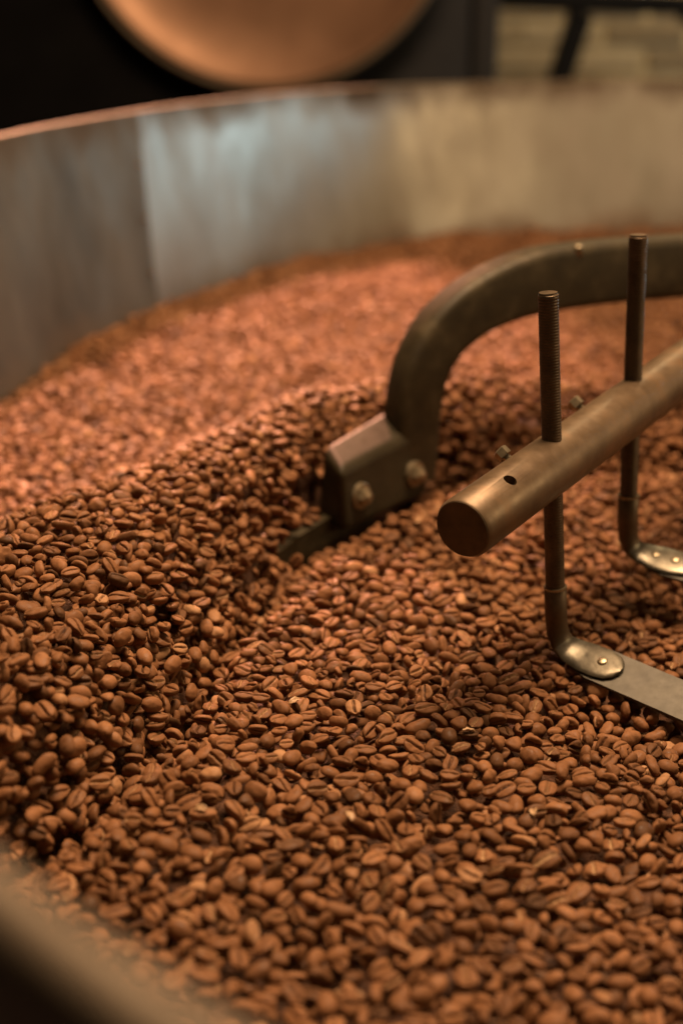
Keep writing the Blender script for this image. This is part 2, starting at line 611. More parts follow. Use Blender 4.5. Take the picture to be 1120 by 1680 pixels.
def poly_dist(P, x, y, vals=None):
    """signed distance (+ beyond the line, away from camera-right) and value at the nearest point"""
    best = np.full(x.shape, 1e9, np.float32)
    sg = np.zeros(x.shape, np.float32)
    val = np.zeros(x.shape, np.float32)
    for i in range(len(P) - 1):
        a, b = P[i], P[i + 1]
        d = b - a
        L2 = (d * d).sum()
        t = np.clip(((x - a[0]) * d[0] + (y - a[1]) * d[1]) / L2, 0, 1)
        dx, dy = x - a[0] - t * d[0], y - a[1] - t * d[1]
        q = np.hypot(dx, dy)
        m = q < best
        best = np.where(m, q, best)
        sg = np.where(m, np.sign(d[0] * dy - d[1] * dx), sg)
        if vals is not None:
            val = np.where(m, vals[i] + (vals[i + 1] - vals[i]) * t, val)
    return best * sg, val


def height(x, y):
    x = np.asarray(x, np.float32)
    y = np.asarray(y, np.float32)
    dc, h = poly_dist(CREST, x, y, CRH)
    _, wd = poly_dist(CREST, x, y, CRW)
    dv, _ = poly_dist(VALLEY, x, y)
    # front face of the ridge between crest (dc=0) and valley (dv=0)
    t = np.clip(dv / (dv - dc + 1e-6), 0, 1)
    face = h * (1 - (1 - t) ** 1.6)
    back = h * np.exp(-(np.maximum(dc - wd, 0) / 0.080) ** 1.6)
    z = np.where(dc > 0, back, np.where(dv > 0, face, 0.0))
    # bed to the right of the valley: falls gently towards the near right
    rt = np.clip(-dv / 0.30, 0, 1)
    z = z + np.where(dv < 0, -0.018 * rt * rt * (3 - 2 * rt) * np.clip((1.15 - y) / 0.3, 0, 1), 0)
    z = z - 0.013 * np.exp(-(dv / 0.020) ** 2)
    # low waves raked by the paddles
    z = z + 0.0028 * np.sin(x * 31 + y * 17 + 1.0) * np.sin(y * 23 - x * 9) + 0.0016 * np.sin(x * 71 - y * 43)
    z = z + np.where(y > 1.35, 0.004 * np.sin(x * 14 + 2) * np.sin(y * 11), 0)
    # hollow under the paddles
    z = z - 0.010 * np.exp(-(((x - 0.19) / 0.06) ** 2 + ((y - 0.675) / 0.030) ** 2))
    return z


# a filler sheet under the loose beans, reaching the tray wall all round
gx = np.linspace(-0.62, 2.2, 190)
gy = np.linspace(-0.1, 2.45, 170)
X, Y = np.meshgrid(gx, gy)
ang = np.degrees(np.arctan2(Y - TC[1], X - TC[0]))
rad = np.hypot(X - TC[0], Y - TC[1])
lim = base_r(ang) - 0.004
k = np.minimum(1.0, lim / np.maximum(rad, 1e-6))
X2 = TC[0] + (X - TC[0]) * k
Y2 = TC[1] + (Y - TC[1]) * k
_e = 0.004
_sl = np.sqrt(1 + ((height(X2 + _e, Y2) - height(X2 - _e, Y2)) / (2 * _e)) ** 2 + ((height(X2, Y2 + _e) - height(X2, Y2 - _e)) / (2 * _e)) ** 2)
Z = height(X2, Y2) - 0.020 * np.minimum(_sl, 2.2) - 0.003
ins = rad < lim + 0.03
idx = -np.ones(X.shape, int)
v, f = [], []
for j in range(X.shape[0]):
    for i in range(X.shape[1]):
        if ins[j, i]:
            idx[j, i] = len(v)
            v.append((float(X2[j, i]), float(Y2[j, i]), float(Z[j, i])))
for j in range(X.shape[0] - 1):
    for i in range(X.shape[1] - 1):
        q = (idx[j, i], idx[j, i + 1], idx[j + 1, i + 1], idx[j + 1, i])
        if min(q) >= 0:
            f.append(q)
me = pydata('deep_coffee_beans', v, f)
tag(link('deep_coffee_beans', me, 'bed'), 'deep layer of brown coffee beans filling the steel tray', 'coffee beans', kind='stuff')

# ------------------------------------------------------------------ stirring arms (one agitator)
HUB = Vector((0.62, 1.34, 0.0))
agit = empty('agitator', HUB)
tag(agit, 'brown steel agitator with curved plough arm, stirring pipe and paddles over the beans', 'agitator')


def W(p):
    return Vector(p) - HUB


# hub column (outside the picture, right): carries both arms
prof = [(0.0, -0.09), (0.16, -0.09), (0.16, -0.04), (0.10, -0.02), (0.095, 0.08), (0.13, 0.085), (0.13, 0.20), (0.10, 0.215), (0.05, 0.22), (0.05, 0.26), (0.0, 0.262)]
rings = [[Vector((max(r, 1e-4) * math.cos(2 * math.pi * k / 40), max(r, 1e-4) * math.sin(2 * math.pi * k / 40), z)) for k in range(40)] for r, z in prof]
v, f = loft(rings, True, False)
me = pydata('hub', v, f); smooth_by_angle(me, 30)
link('hub', me, 'cast', agit, False)

# --- curved plough arm: flat bar in a vertical plane heading for the hub
AP0 = Vector((0.0495, 0.9985, 0)); AD = Vector((0.866, 0.5, 0))
ctrl = [(-0.0005, 0.012), (0.0006, 0.030), (0.0021, 0.0573), (0.0050, 0.0793), (0.0112, 0.0985), (0.0250, 0.1185), (0.0420, 0.1310), (0.0600, 0.1405), (0.0933, 0.1510), (0.1318, 0.1560), (0.1779, 0.1562), (0.2511, 0.1535), (0.36, 0.150), (0.60, 0.146)]


def catmull(P, n):
    P = [np.array(p, float) for p in P]
    Q = [2 * P[0] - P[1]] + P + [2 * P[-1] - P[-2]]
    out = []
    for i in range(1, len(Q) - 2):
        for k in range(n):
            t = k / n
            a, b, c, d = Q[i - 1], Q[i], Q[i + 1], Q[i + 2]
            out.append(0.5 * (2 * b + (c - a) * t + (2 * a - 5 * b + 4 * c - d) * t * t + (3 * b - a - 3 * c + d) * t ** 3))
    out.append(P[-1])
    return out


pts = catmull(ctrl, 6)
for _ in range(6):
    pts = [pts[0]] + [(pts[k - 1] + 2 * pts[k] + pts[k + 1]) / 4 for k in range(1, len(pts) - 1)] + [pts[-1]]
rings = []
SIDE = Vector((AD.y, -AD.x, 0))      # towards the camera side
for i, q in enumerate(pts):
    t = pts[min(i + 1, len(pts) - 1)] - pts[max(i - 1, 0)]
    t = t / np.linalg.norm(t)
    nrm = np.array([-t[1], t[0]])     # outward of the bend
    c = AP0 + AD * q[0] + Vector((0, 0, q[1] - 0.055 * min(0.14, max(0, q[0]))))
    U = AD * nrm[0] + Vector((0, 0, nrm[1]))
    w2, d2, bv = 0.0185 + 0.0055 * min(1, max(0, q[0]) / 0.11), 0.0140, 0.0065
    r = []
    for (cx, cy, a0) in ((1, 1, 0), (-1, 1, 90), (-1, -1, 180), (1, -1, 270)):
        for kk in range(6):
            a = R(a0 + 18 * kk)
            r.append(W(c + SIDE * (cx * (d2 - bv) + bv * math.cos(a)) + U * (cy * (w2 - bv) + bv * math.sin(a))))
    rings.append(r)
v, f = loft(rings)
me = pydata('plough_arm', v, f); smooth_by_angle(me, 45)
arm = link('plough_arm', me, 'cast', agit, False)
tag(arm, 'dark curved flat steel plough arm')
# small drilled hole with a stub of a pin on top of the arm
c = AP0 + AD * 0.138 + Vector((0, 0, 0.1725)) + SIDE * 0.0125
v, f = loft(tube_rings([W(c + Vector((0, 0.002, -0.008))), W(c), W(c + Vector((0, 0, 0.0006)))], [0.0034, 0.0034, 0.0026], 14))
link('grease_plug', pydata('grease_plug', v, f), 'bolt', arm)

# --- mounting block
BD = Vector((0.6185, 0.7858, 0)).normalized()
BN = Vector((BD.y, -BD.x, 0))         # front face normal
B0 = Vector((0.000, 0.915, -0.002))   # lower left front corner
Ln = 0.106


def bpt(s, n_, z):
    return W(B0 + BD * s - BN * n_ + Vector((0, 0, z)))


bottom = [bpt(0.004, 0, 0), bpt(Ln, 0, 0), bpt(Ln, 0.034, 0), bpt(0.004, 0.028, 0)]
top = [bpt(0.000, 0.001, 0.046), bpt(Ln - 0.004, 0.004, 0.052), bpt(Ln - 0.004, 0.034, 0.064), bpt(0.016, 0.028, 0.056)]
me = bevel_mesh('mounting_block', prism(bottom, top), 0.0062, 4)
smooth_by_angle(me, 40)
blk = link('mounting_block', me, 'block', agit, False)
wn_ = blk.modifiers.new('normals', 'WEIGHTED_NORMAL')
wn_.keep_sharp = True
tag(blk, 'rounded steel block clamped to the foot of the arm')


def lathe_mesh(name, prof, seg, axis):
    d, s, u = frame_of(axis)
    rings = [[d * h + s * (max(r, 1e-5) * math.cos(2 * math.pi * k / seg)) + u * (max(r, 1e-5) * math.sin(2 * math.pi * k / seg)) for k in range(seg)] for r, h in prof]
    v, f = loft(rings, True, True)
    me = pydata(name, v, f)
    smooth_by_angle(me, 30)
    return me


wash = lathe_mesh('washer', [(0.0094, -0.003), (0.0094, 0.0012), (0.0088, 0.0018), (0.0064, 0.0018)], 24, BN)
hexh = lathe_mesh('bolt_head', [(0.0062, 0.001), (0.0062, 0.0052), (0.0055, 0.0061), (0.0034, 0.0064)], 6, BN)
stud = lathe_mesh('stud', [(0.0032, 0.006), (0.0032, 0.0078), (0.0027, 0.0084)], 14, BN)
for s_, z_ in ((0.0215, 0.0225), (0.0860, 0.0215)):
    p = bpt(s_, -0.0002, z_)
    b = link('bolt', wash.copy(), 'bolt', blk, False); b.location = p
    # head and stud are raised on the washer as one bolt
    bm = bmesh.new(); bm.from_mesh(wash); bm.from_mesh(hexh); bm.from_mesh(stud)
    bm.to_mesh(b.data); bm.free()

# --- plough blade, mostly under the beans
tdir = -BD
P0 = B0 + BD * 0.055 - BN * 0.016
bl = []
for s_, zt in ((0.0, 0.009), (0.06, 0.009), (0.09, 0.005), (0.120, -0.003), (0.150, -0.018)):
    c = P0 + tdir * s_
    bl.append([W(c + BN * 0.004 + Vector((0, 0, zt))), W(c - BN * 0.004 + Vector((0, 0, zt))), W(c - BN * 0.012 + Vector((0, 0, -0.085))), W(c - BN * 0.004 + Vector((0, 0, -0.085)))])
v, f = loft(bl)
link('plough_blade', pydata('plough_blade', v, f), 'cast', agit, False)

# --- stirring pipe
P1 = Vector((0.1144, 0.7452, 0.1042)); PD = Vector((0.0644, 0.0892, 0.0106)).normalized()
pe = P1 - PD * 0.0915
ph = P1 + PD * 0.66
rp = 0.0164
prof = [(0.0, 0.0012), (0.0128, 0.0010), (0.0134, 0.0), (0.0152, 0.0), (rp, 0.0022), (rp, 0.08), (rp, 0.2), (rp, 0.4), (rp, 0.745)]
d_, s_, u_ = frame_of(PD)
rings = [[W(pe + PD * h + s_ * (max(r, 1e-5) * math.cos(2 * math.pi * k / 48)) + u_ * (max(r, 1e-5) * math.sin(2 * math.pi * k / 48))) for k in range(48)] for r, h in prof]
v, f = loft(rings, True, True)
me = pydata('stirring_pipe', v, f)
bmx = bmesh.new(); bmx.from_mesh(me); bmesh.ops.recalc_face_normals(bmx, faces=bmx.faces); bmx.to_mesh(me); bmx.free()
smooth_by_angle(me, 50)
pipe = link('stirring_pipe', me, 'pipe', agit, False)
tag(pipe, 'brown steel pipe with worn shine along its side')
# dark end disc
v, f = loft(tube_rings([W(pe - PD * 0.0006), W(pe + PD * 0.004)], [0.0149, 0.0149], 40))
me = pydata('end_plug', v, f); smooth_by_angle(me, 40)
link('end_plug', me, 'rod', pipe, False)
# drilled hole (dark-lined) near the end, on top
up = (u_ * 0.86 + s_ * 0.42).normalized()
hc = pe + PD * 0.036 + up * rp
v, f = loft(tube_rings([W(hc - up * 0.007), W(hc + up * 0.004)], [0.0037, 0.0037], 24))
cme = pydata('hole_cutter', v, f)
bmx = bmesh.new(); bmx.from_mesh(cme); bmesh.ops.recalc_face_normals(bmx, faces=bmx.faces); bmx.to_mesh(cme); bmx.free()
cutter = bpy.data.objects.new('hole_cutter', cme)
C.objects.link(cutter)
cutter.parent = agit
bo = pipe.modifiers.new('hole', 'BOOLEAN')
bo.object = cutter
bo.operation = 'DIFFERENCE'
bo.solver = 'EXACT'
bpy.context.view_layer.update()
dg_ = bpy.context.evaluated_depsgraph_get()
cut = bpy.data.meshes.new_from_object(pipe.evaluated_get(dg_))
pipe.modifiers.remove(bo)
pipe.data = cut
smooth_by_angle(cut, 40)
bpy.data.objects.remove(cutter)


def threaded(name, a, b, r, pitch, depth, parent, mat, seg=18):
    a, b = Vector(a), Vector(b)
    L = (b - a).length
    d, s, u = frame_of(b - a)
    n = max(8, int(L / pitch * 5))
    rings = []
    for i in range(n + 1):
        h = L * i / n
        ring = []
        for k in range(seg):
            ph_ = 2 * math.pi * k / seg
            rr = r - depth * (0.5 + 0.5 * math.sin(2 * math.pi * h / pitch - ph_))
            if h > L - 0.0012:
                rr *= 0.90
            ring.append(W(a + d * h) + s * (rr * math.cos(ph_)) + u * (rr * math.sin(ph_)))
        rings.append(ring)
    v, f = loft(rings)
    me = pydata(name, v, f)
    smooth_by_angle(me, 60)
    return link(name, me, mat, parent, False)


def tine(top, mid, low, strap_dir, tilt, tang_len, strap_len, rivets, bed_strap_w, depth):
    """threaded rod through the pipe, sleeve, bent flattened tang and flat paddle strap"""
    top, mid, low = Vector(top), Vector(mid), Vector(low)
    rod = threaded('threaded_rod', low + (top - low) * 0.12, top, 0.0056, 0.0016, depth, agit, 'rod')
    tag(rod, 'dark threaded rod through the pipe')
    # sleeve that bends into the tang
    sd = Vector(strap_dir).normalized()
    upv = Vector((0, 0, 1))
    side = sd.cross(upv).normalized()            # towards camera side for sd to the right
    wn = (side * math.cos(tilt) - upv * math.sin(tilt)).normalized()   # strap width direction, near edge lower
    nn = wn.cross(sd).normalized()
    if nn.z < 0:
        nn = -nn
    axis = (top - low).normalized()
    P = [low + axis * 0.036, low + axis * 0.0355, low + axis * 0.018, low + axis * 0.008 + sd * 0.0008, low + axis * 0.002 + sd * 0.0045, low - nn * 0.0 + sd * 0.011]
    wid = [0.0056, 0.0064, 0.0064, 0.0066, 0.0080, 0.0100]
    thk = [0.0056, 0.0064, 0.0064, 0.0062, 0.0045, 0.0028]
    e0 = low + sd * 0.011
    for q, w_ in ((0.30, 0.0114), (0.60, 0.0114), (0.82, 0.0098), (0.94, 0.0066), (1.0, 0.0022)):
        P.append(e0 + sd * (tang_len * q))
        wid.append(w_); thk.append(0.0017)
    rings = []
    for i, p in enumerate(P):
        t = (P[min(i + 1, len(P) - 1)] - P[max(i - 1, 0)]).normalized()
        a1 = wn - t * wn.dot(t); a1.normalize()
        a2 = t.cross(a1).normalized()
        rings.append([W(p) + a1 * (wid[i] * math.cos(2 * math.pi * k / 20)) + a2 * (thk[i] * math.sin(2 * math.pi * k / 20)) for k in range(20)])
    v, f = loft(rings)
    me = pydata('shank', v, f); smooth_by_angle(me, 60)
    sh = link('shank', me, 'rod', agit, False)
    # bright worn face of the tang: the last rings get the tang material
    me.materials.append(M['tang'])
    for p in me.polygons:
        if min(p.vertices) >= 4 * 20:
            p.material_index = 1
    # collar line
    v, f = loft(tube_rings([W(low + axis * 0.0352), W(low + axis * 0.0366)], [0.0067, 0.0067], 20))
    link('collar', pydata('collar', v, f), 'bolt', sh, False)
    # strap below the tang
    s0 = e0 + sd * (tang_len * 0.02) - nn * 0.0026
    hw, ht = bed_strap_w / 2, 0.0010
    rings = []
    for q, ww in ((0.0, 0.45), (0.006, 0.80), (0.016, 1.0), (strap_len * 0.5, 1.0), (strap_len, 1.0)):
        c = s0 + sd * q
        rings.append([W(c + wn * (hw * ww * a) + nn * (ht * b)) for a, b in ((1, 1), (-1, 1), (-1, -1), (1, -1))])
    v, f = loft(rings)
    strap = link('paddle', pydata('paddle', v, f), 'strap', agit, False)
    tag(strap, 'flat grey steel paddle strap riveted under the rod')
    rme = lathe_mesh('rivet', [(0.0030, -0.003), (0.0030, 0.0003), (0.0024, 0.0012), (0.0010, 0.0016)], 16, nn)
    for q, sd_off in rivets:
        o = link('rivet', rme, 'bolt', sh, False)
        o.location = W(e0 + sd * q + nn * 0.0016 + wn * sd_off)
    return rod


tine((0.1090, 0.7452, 0.2010), P1, (0.1242, 0.7452, -0.004), (0.0470, -0.044, -0.004), R(20), 0.033, 0.20, [(0.0205, 0.0)], 0.026, 0.00025)
tine((0.1725, 0.8327, 0.2172), P1, (0.1794, 0.8327, 0.020), (0.0470, -0.030, -0.003), R(18), 0.036, 0.20, [(0.008, 0.0), (0.021, 0.0)], 0.025, 0.00055)
# set screws standing up at the back of the pipe
for q, hgt in ((0.064, 0.0095), (-0.022, 0.0090)):
    bdir = (s_ * -0.80 + u_ * 0.60).normalized()
    p = P1 + PD * q + bdir * (rp - 0.001)
    prof = [(0.0024, 0.0), (0.0024, 0.0032), (0.0043, 0.0033), (0.0043, hgt * 0.85), (0.0033, hgt * 0.85 + 0.0007)]
    me = lathe_mesh('set_screw', prof, 6, bdir)
    o = link('set_screw', me, 'bolt', pipe, False)
    o.location = W(p)

# ------------------------------------------------------------------ coffee bean shapes
rng = np.random.default_rng(11)


def bean_mesh(name, a, b, ct, cb, s_amp, bend, groove, curl, taper, nu=28, nv=40, open_=1.0):
    """long axis x; domed side +z, flat side with the centre cut -z (metres)"""
    # angles round x, denser about the cut at -90 deg
    q = np.linspace(-1, 1, nv, endpoint=False)
    ph = -np.pi / 2 + np.pi * (np.sign(q) * np.abs(q) ** 1.45)
    us = np.cos(np.linspace(0, np.pi, nu))[::-1]
    v, cr = [], []
    for i, u in enumerate(us):
        r = max(0.0, 1 - abs(u) ** 2.25) ** 0.5
        wb = b * r * (1 - taper * u)
        for p in ph:
            cy, sz = math.cos(p), math.sin(p)
            y = wb * np.sign(cy) * abs(cy) ** 0.92
            if sz >= 0:
                z = ct * 0.98 * (r ** 0.9) * sz
            else:
                z = -cb * (r ** 0.55) * abs(sz) ** 0.50
            sc = s_amp * math.sin(u * 2.4)
            env = max(0.0, 1 - abs(u) ** 5)
            dist = (y - sc) / 0.00046 / open_
            gq = math.exp(-dist * dist) if sz < 0 else 0.0
            lip = math.exp(-((abs(y - sc) - 0.0010) / 0.0008) ** 2) if sz < 0 else 0.0
            z += groove * gq * env - 0.00012 * lip * env
            z += curl * (y / b) ** 2 * (1 if sz < 0 else 0.5) * 0.0008
            z += bend * (u * u) * 0.0009
            x = a * u
            nz_ = 0.00007 * math.sin(x * 1500 + y * 900 + a * 9e4) + 0.00005 * math.sin(y * 1900 - z * 1300 + x * 700 + b * 8e4)
            v.append((x + nz_, y + nz_ * 0.7, z + nz_))
            cr.append(gq * env)
    n = nv
    f = []
    for i in range(nu - 1):
        for j in range(n):
            f.append((i * n + j, i * n + (j + 1) % n, (i + 1) * n + (j + 1) % n, (i + 1) * n + j))
    # merge the pole rings
    for ring, rev in ((0, True), (nu - 1, False)):
        c = np.mean(np.array(v[ring * n:(ring + 1) * n]), axis=0)
        for j in range(n):
            v[ring * n + j] = tuple(c * 0.985 + np.array(v[ring * n + j]) * 0.015)
        loop = tuple(ring * n + j for j in range(n))
        f.append(loop[::-1] if rev else loop)
    me = pydata(name, v, f)
    at = me.attributes.new('crease', 'FLOAT', 'POINT')
    at.data.foreach_set('value', np.array(cr, np.float32))
    me.materials.append(M['bean'])
    for p in me.polygons:
        p.use_smooth = True
    bm = bmesh.new(); bm.from_mesh(me); bmesh.ops.recalc_face_normals(bm, faces=bm.faces); bm.to_mesh(me); bm.free()
    return me


SPEC = [
    # a, b, ct, cb, s, bend, groove, curl, taper, open
    (0.0050, 0.0037, 0.0031, 0.0013, 0.00055, 0.0, 0.0015, 0.3, 0.05, 1.0),
    (0.0053, 0.0036, 0.0030, 0.0012, -0.0005, 0.3, 0.0016, 0.0, 0.10, 0.9),
    (0.0047, 0.0038, 0.0033, 0.0014, 0.00070, 0.0, 0.0013, 0.5, 0.00, 1.2),
    (0.0055, 0.0034, 0.0029, 0.0013, 0.0003, 0.6, 0.0017, -0.2, 0.08, 0.8),
    (0.0045, 0.0036, 0.0034, 0.0018, -0.0006, 0.0, 0.0012, 0.0, 0.04, 0.9),
    (0.0049, 0.0039, 0.0028, 0.0010, 0.0004, -0.3, 0.0014, 0.6, 0.12, 1.5),
    (0.0052, 0.0035, 0.0032, 0.0015, -0.0007, 0.2, 0.0018, 0.2, -0.07, 1.1),
    (0.0048, 0.0033, 0.0031, 0.0022, 0.0002, 0.0, 0.0011, 0.0, 0.03, 0.8),
    (0.0043, 0.0034, 0.0026, 0.0012, 0.0005, 0.0, 0.0014, 0.4, 0.15, 1.3),
    (0.0051, 0.0036, 0.0024, 0.0009, -0.0003, 0.8, 0.0012, 0.8, 0.06, 1.8),
    (0.0034, 0.0033, 0.0026, 0.0012, 0.0009, 0.5, 0.0016, 0.5, 0.42, 1.6),
    (0.0057, 0.0031, 0.0030, 0.0014, 0.0009, 0.9, 0.0015, -0.4, 0.16, 0.8),
]
variants = []
bean_coll = bpy.data.collections.new('coffee_bean_shapes')
for i, sp in enumerate(SPEC):
    me = bean_mesh('coffee_bean_shape', *sp[:9], open_=sp[9])
    o = bpy.data.objects.new('bean_shape_%02d' % i, me)
    bean_coll.objects.link(o)
    variants.append(me)

# ------------------------------------------------------------------ pour the beans (height-map deposition)
CELL = 0.001
WN = 15
NL = 560
lib_var = rng.integers(0, len(SPEC), NL)
lib_scale = np.clip(rng.normal(1.14, 0.10, NL), 0.86, 1.28)
lib_rot = np.zeros((NL, 3))
kind = rng.random(NL)
for i in range(NL):
    if kind[i] < 0.24:      # lying on the flat side
        e = (rng.normal(0, 0.30), rng.normal(0, 0.24))
    elif kind[i] < 0.60:    # flat side with the cut up
        e = (math.pi + rng.normal(0, 0.36), rng.normal(0, 0.28))
    elif kind[i] < 0.86:    # on its edge
        e = (rng.choice([-1, 1]) * (math.pi / 2 + rng.normal(0, 0.35)), rng.normal(0, 0.30))
    else:                   # anyhow
        e = (rng.uniform(-math.pi, math.pi), rng.normal(0, 0.8))
    lib_rot[i] = (e[0], e[1], rng.uniform(-math.pi, math.pi))
samples = []
for me in variants:
    co = np.zeros(len(me.vertices) * 3, np.float32)
    me.vertices.foreach_get('co', co)
    co = co.reshape(-1, 3)
    fs = np.array([p.vertices[:] for p in me.polygons if len(p.vertices) == 4])
    w = rng.dirichlet((1, 1, 1, 1), (4, len(fs))).astype(np.float32)
    s = np.concatenate([co] + [(co[fs] * w[k][:, :, None]).sum(1) for k in range(4)])
    samples.append(s)
LB = np.full((NL, WN * WN), 1e3, np.float32)
LT = np.full((NL, WN * WN), -1e3, np.float32)
for i in range(NL):
    Rm = np.array(Euler(lib_rot[i], 'XYZ').to_matrix(), np.float32)
    p = samples[lib_var[i]] @ Rm.T * lib_scale[i]
    ix = np.clip(np.floor(p[:, 0] / CELL + WN / 2).astype(int), 0, WN - 1)
    iy = np.clip(np.floor(p[:, 1] / CELL + WN / 2).astype(int), 0, WN - 1)
    c = iy * WN + ix
    np.minimum.at(LB[i], c, p[:, 2])
    np.maximum.at(LT[i], c, p[:, 2])

LC = ((LT.max(1) + LB.min(1)) / 2).astype(np.float32)
X0, X1, Y0, Y1 = -0.46, 0.86, 0.27, 2.30
NX, NY = int((X1 - X0) / CELL), int((Y1 - Y0) / CELL)
xs = X0 + (np.arange(NX) + 0.5) * CELL
ys = Y0 + (np.arange(NY) + 0.5) * CELL
GX, GY = np.meshgrid(xs.astype(np.float32), ys.astype(np.float32))
T = height(GX, GY).astype(np.float32)
rad = np.hypot(GX - TC[0], GY - TC[1])
_a = np.arange(0, 360, 0.5)
inside = rad < np.interp(np.degrees(np.arctan2(GY - TC[1], GX - TC[0])) % 360, _a, base_r(_a)) - 0.007
dep = 0.938 * GY + 0.12
inside &= np.abs(GX) < 0.24 * dep + 0.15
# keep clear of the steel standing in the beans
def seg_clear(a, b, half):
    a = np.array(a[:2]); b = np.array(b[:2])
    d = b - a
    t = np.clip(((GX - a[0]) * d[0] + (GY - a[1]) * d[1]) / (d * d).sum(), 0, 1)
    return np.hypot(GX - a[0] - t * d[0], GY - a[1] - t * d[1]) < half


mid0 = B0 - BN * 0.018
_s = (GX - B0.x) * BD.x + (GY - B0.y) * BD.y
_n = -((GX - B0.x) * BN.x + (GY - B0.y) * BN.y)
blocked = (_s > 0.001) & (_s < Ln + 0.001) & (_n > -0.001) & (_n < 0.034)
over_blade = seg_clear(P0, P0 - BD * 0.140, 0.006)
_gy, _gx = np.gradient(T, CELL)
slope = np.sqrt(1 + np.minimum(_gx ** 2 + _gy ** 2, 6.0))
thick = (np.where(GY < 1.25, 0.0140, 0.0105) * slope).astype(np.float32)
H = T - thick + (0.003 * rng.random(T.shape)).astype(np.float32)
H[over_blade] = np.maximum(H[over_blade], 0.006)
H[~inside] = 5.0
H[blocked] = 5.0
Hf = H.ravel()
Tf = T.ravel()
Sf = slope.astype(np.float32).ravel()
woff = (np.arange(WN)[:, None] * NX + np.arange(WN)[None, :]).ravel()
TS = 24
out = []
half = WN // 2
for rnd_i in range(150):
    ox, oy = rng.integers(0, TS, 2)
    tx = np.arange(ox, NX - TS, TS)
    ty = np.arange(oy, NY - TS, TS)
    tx, ty = [q.ravel() for q in np.meshgrid(tx, ty)]
    keep = inside[ty + TS // 2, tx + TS // 2]
    tx, ty = tx[keep], ty[keep]
    n = len(tx)
    # eight trial cells a tile, keep the three lowest
    K0, K = 10, 4
    px = tx[:, None] + rng.integers(0, TS - WN + 1, (n, K0))
    py = ty[:, None] + rng.integers(0, TS - WN + 1, (n, K0))
    cidx = (py + half) * NX + px + half
    low = (Hf[cidx] - Tf[cidx])
    o = np.argsort(low, 1)[:, :K]
    px = np.take_along_axis(px, o, 1)
    py = np.take_along_axis(py, o, 1)
    li = rng.integers(0, NL, (n, K))
    base = py * NX + px
    win = Hf[base[:, :, None] + woff]                 # n,K,W
    z = (win - LB[li]).max(2) - 0.00035
    cz = Tf[base + half * NX + half]
    score = z + LC[li] - cz
    b = score.argmin(1)
    ar = np.arange(n)
    z, sc_, li_, ba = z[ar, b], score[ar, b], li[ar, b], base[ar, b]
    ok = sc_ < (-0.0016 + 0.0030 * rng.random(n) + 0.0075 * (Sf[ba + half * NX + half] - 1))
    if ok.sum() < 12:
        break
    z, li_, ba = z[ok], li_[ok], ba[ok]
    tgt = ba[:, None] + woff
    Hf[tgt] = np.maximum(Hf[tgt], z[:, None] + LT[li_])
    out.append(np.stack([X0 + (ba % NX + WN / 2) * CELL, Y0 + (ba // NX + WN / 2) * CELL, z, li_], 1))
# steep faces: a vertical pour leaves holes there, so bed extra beans just under the face
stp = np.where((slope > 1.12) & inside & ~blocked & ~over_blade)
n_ex = int(len(stp[0]) * 1e-6 * 26000)
pick = rng.integers(0, len(stp[0]), n_ex)
pj, pi_ = stp[0][pick], stp[1][pick]
ex_z = T[pj, pi_] - slope[pj, pi_] * rng.uniform(0.0025, 0.0075, n_ex)
out.append(np.stack([xs[pi_], ys[pj], ex_z, rng.integers(0, NL, n_ex).astype(float)], 1))
B = np.concatenate(out)
print('beans', len(B), 'rounds', rnd_i)

# ------------------------------------------------------------------ which beans show largest
cs, sn = math.cos(CAM_P), math.sin(CAM_P)
dx, dy, dz = B[:, 0], B[:, 1], CAM_H - B[:, 2]
dd = dy * cs + dz * sn
pxu = 560 + 2333 * dx / dd
pyv = 840 + 2333 * (dz * cs - dy * sn) / dd
size = 2333 * 0.0042 * lib_scale[B[:, 3].astype(int)] / dd
cand = np.where((pxu > -30) & (pxu < 1150) & (pyv > 850) & (pyv < 1710) & (dd < 0.85))[0]
cand = cand[np.argsort(-dd[cand])]
buf = -np.ones((1680 // 4, 1120 // 4), int)
yy, xx = np.mgrid[0:420, 0:280]
for i in cand:
    r = size[i] / 4
    u, w = pxu[i] / 4, pyv[i] / 4
    x0, x1, y0, y1 = int(max(0, u - r)), int(min(280, u + r + 1)), int(max(0, w - r * .85)), int(min(420, w + r * .85 + 1))
    if x0 >= x1 or y0 >= y1:
        continue
    m = ((xx[y0:y1, x0:x1] + .5 - u) / r) ** 2 + ((yy[y0:y1, x0:x1] + .5 - w) / (r * .85)) ** 2 < 1
    buf[y0:y1, x0:x1][m] = i
buf[yy * 4 > 1380 + 0.86 * xx * 4] = -1          # hidden by the near rim
cnt = np.bincount(buf[buf >= 0], minlength=len(B))
best = np.argsort(-cnt)[:300]
single = np.zeros(len(B), bool)
single[best] = True


ROWS = ['bottom row', 'second band from bottom', 'third band from bottom', 'fourth band from bottom', 'fifth band from bottom', 'sixth band from bottom', 'seventh band from bottom', 'eighth band from bottom', 'ninth band from bottom', 'tenth band from bottom']
COLS = ['at left edge', 'one tenth across', 'two tenths across', 'three tenths across', 'four tenths across', 'halfway across', 'six tenths across', 'seven tenths across', 'eight tenths across', 'nine tenths across', 'at right edge']


def where_label(u, w):
    return ROWS[int(min(9, max(0, (1680 - w) // 50)))], COLS[int(min(10, max(0, u / 102)))]


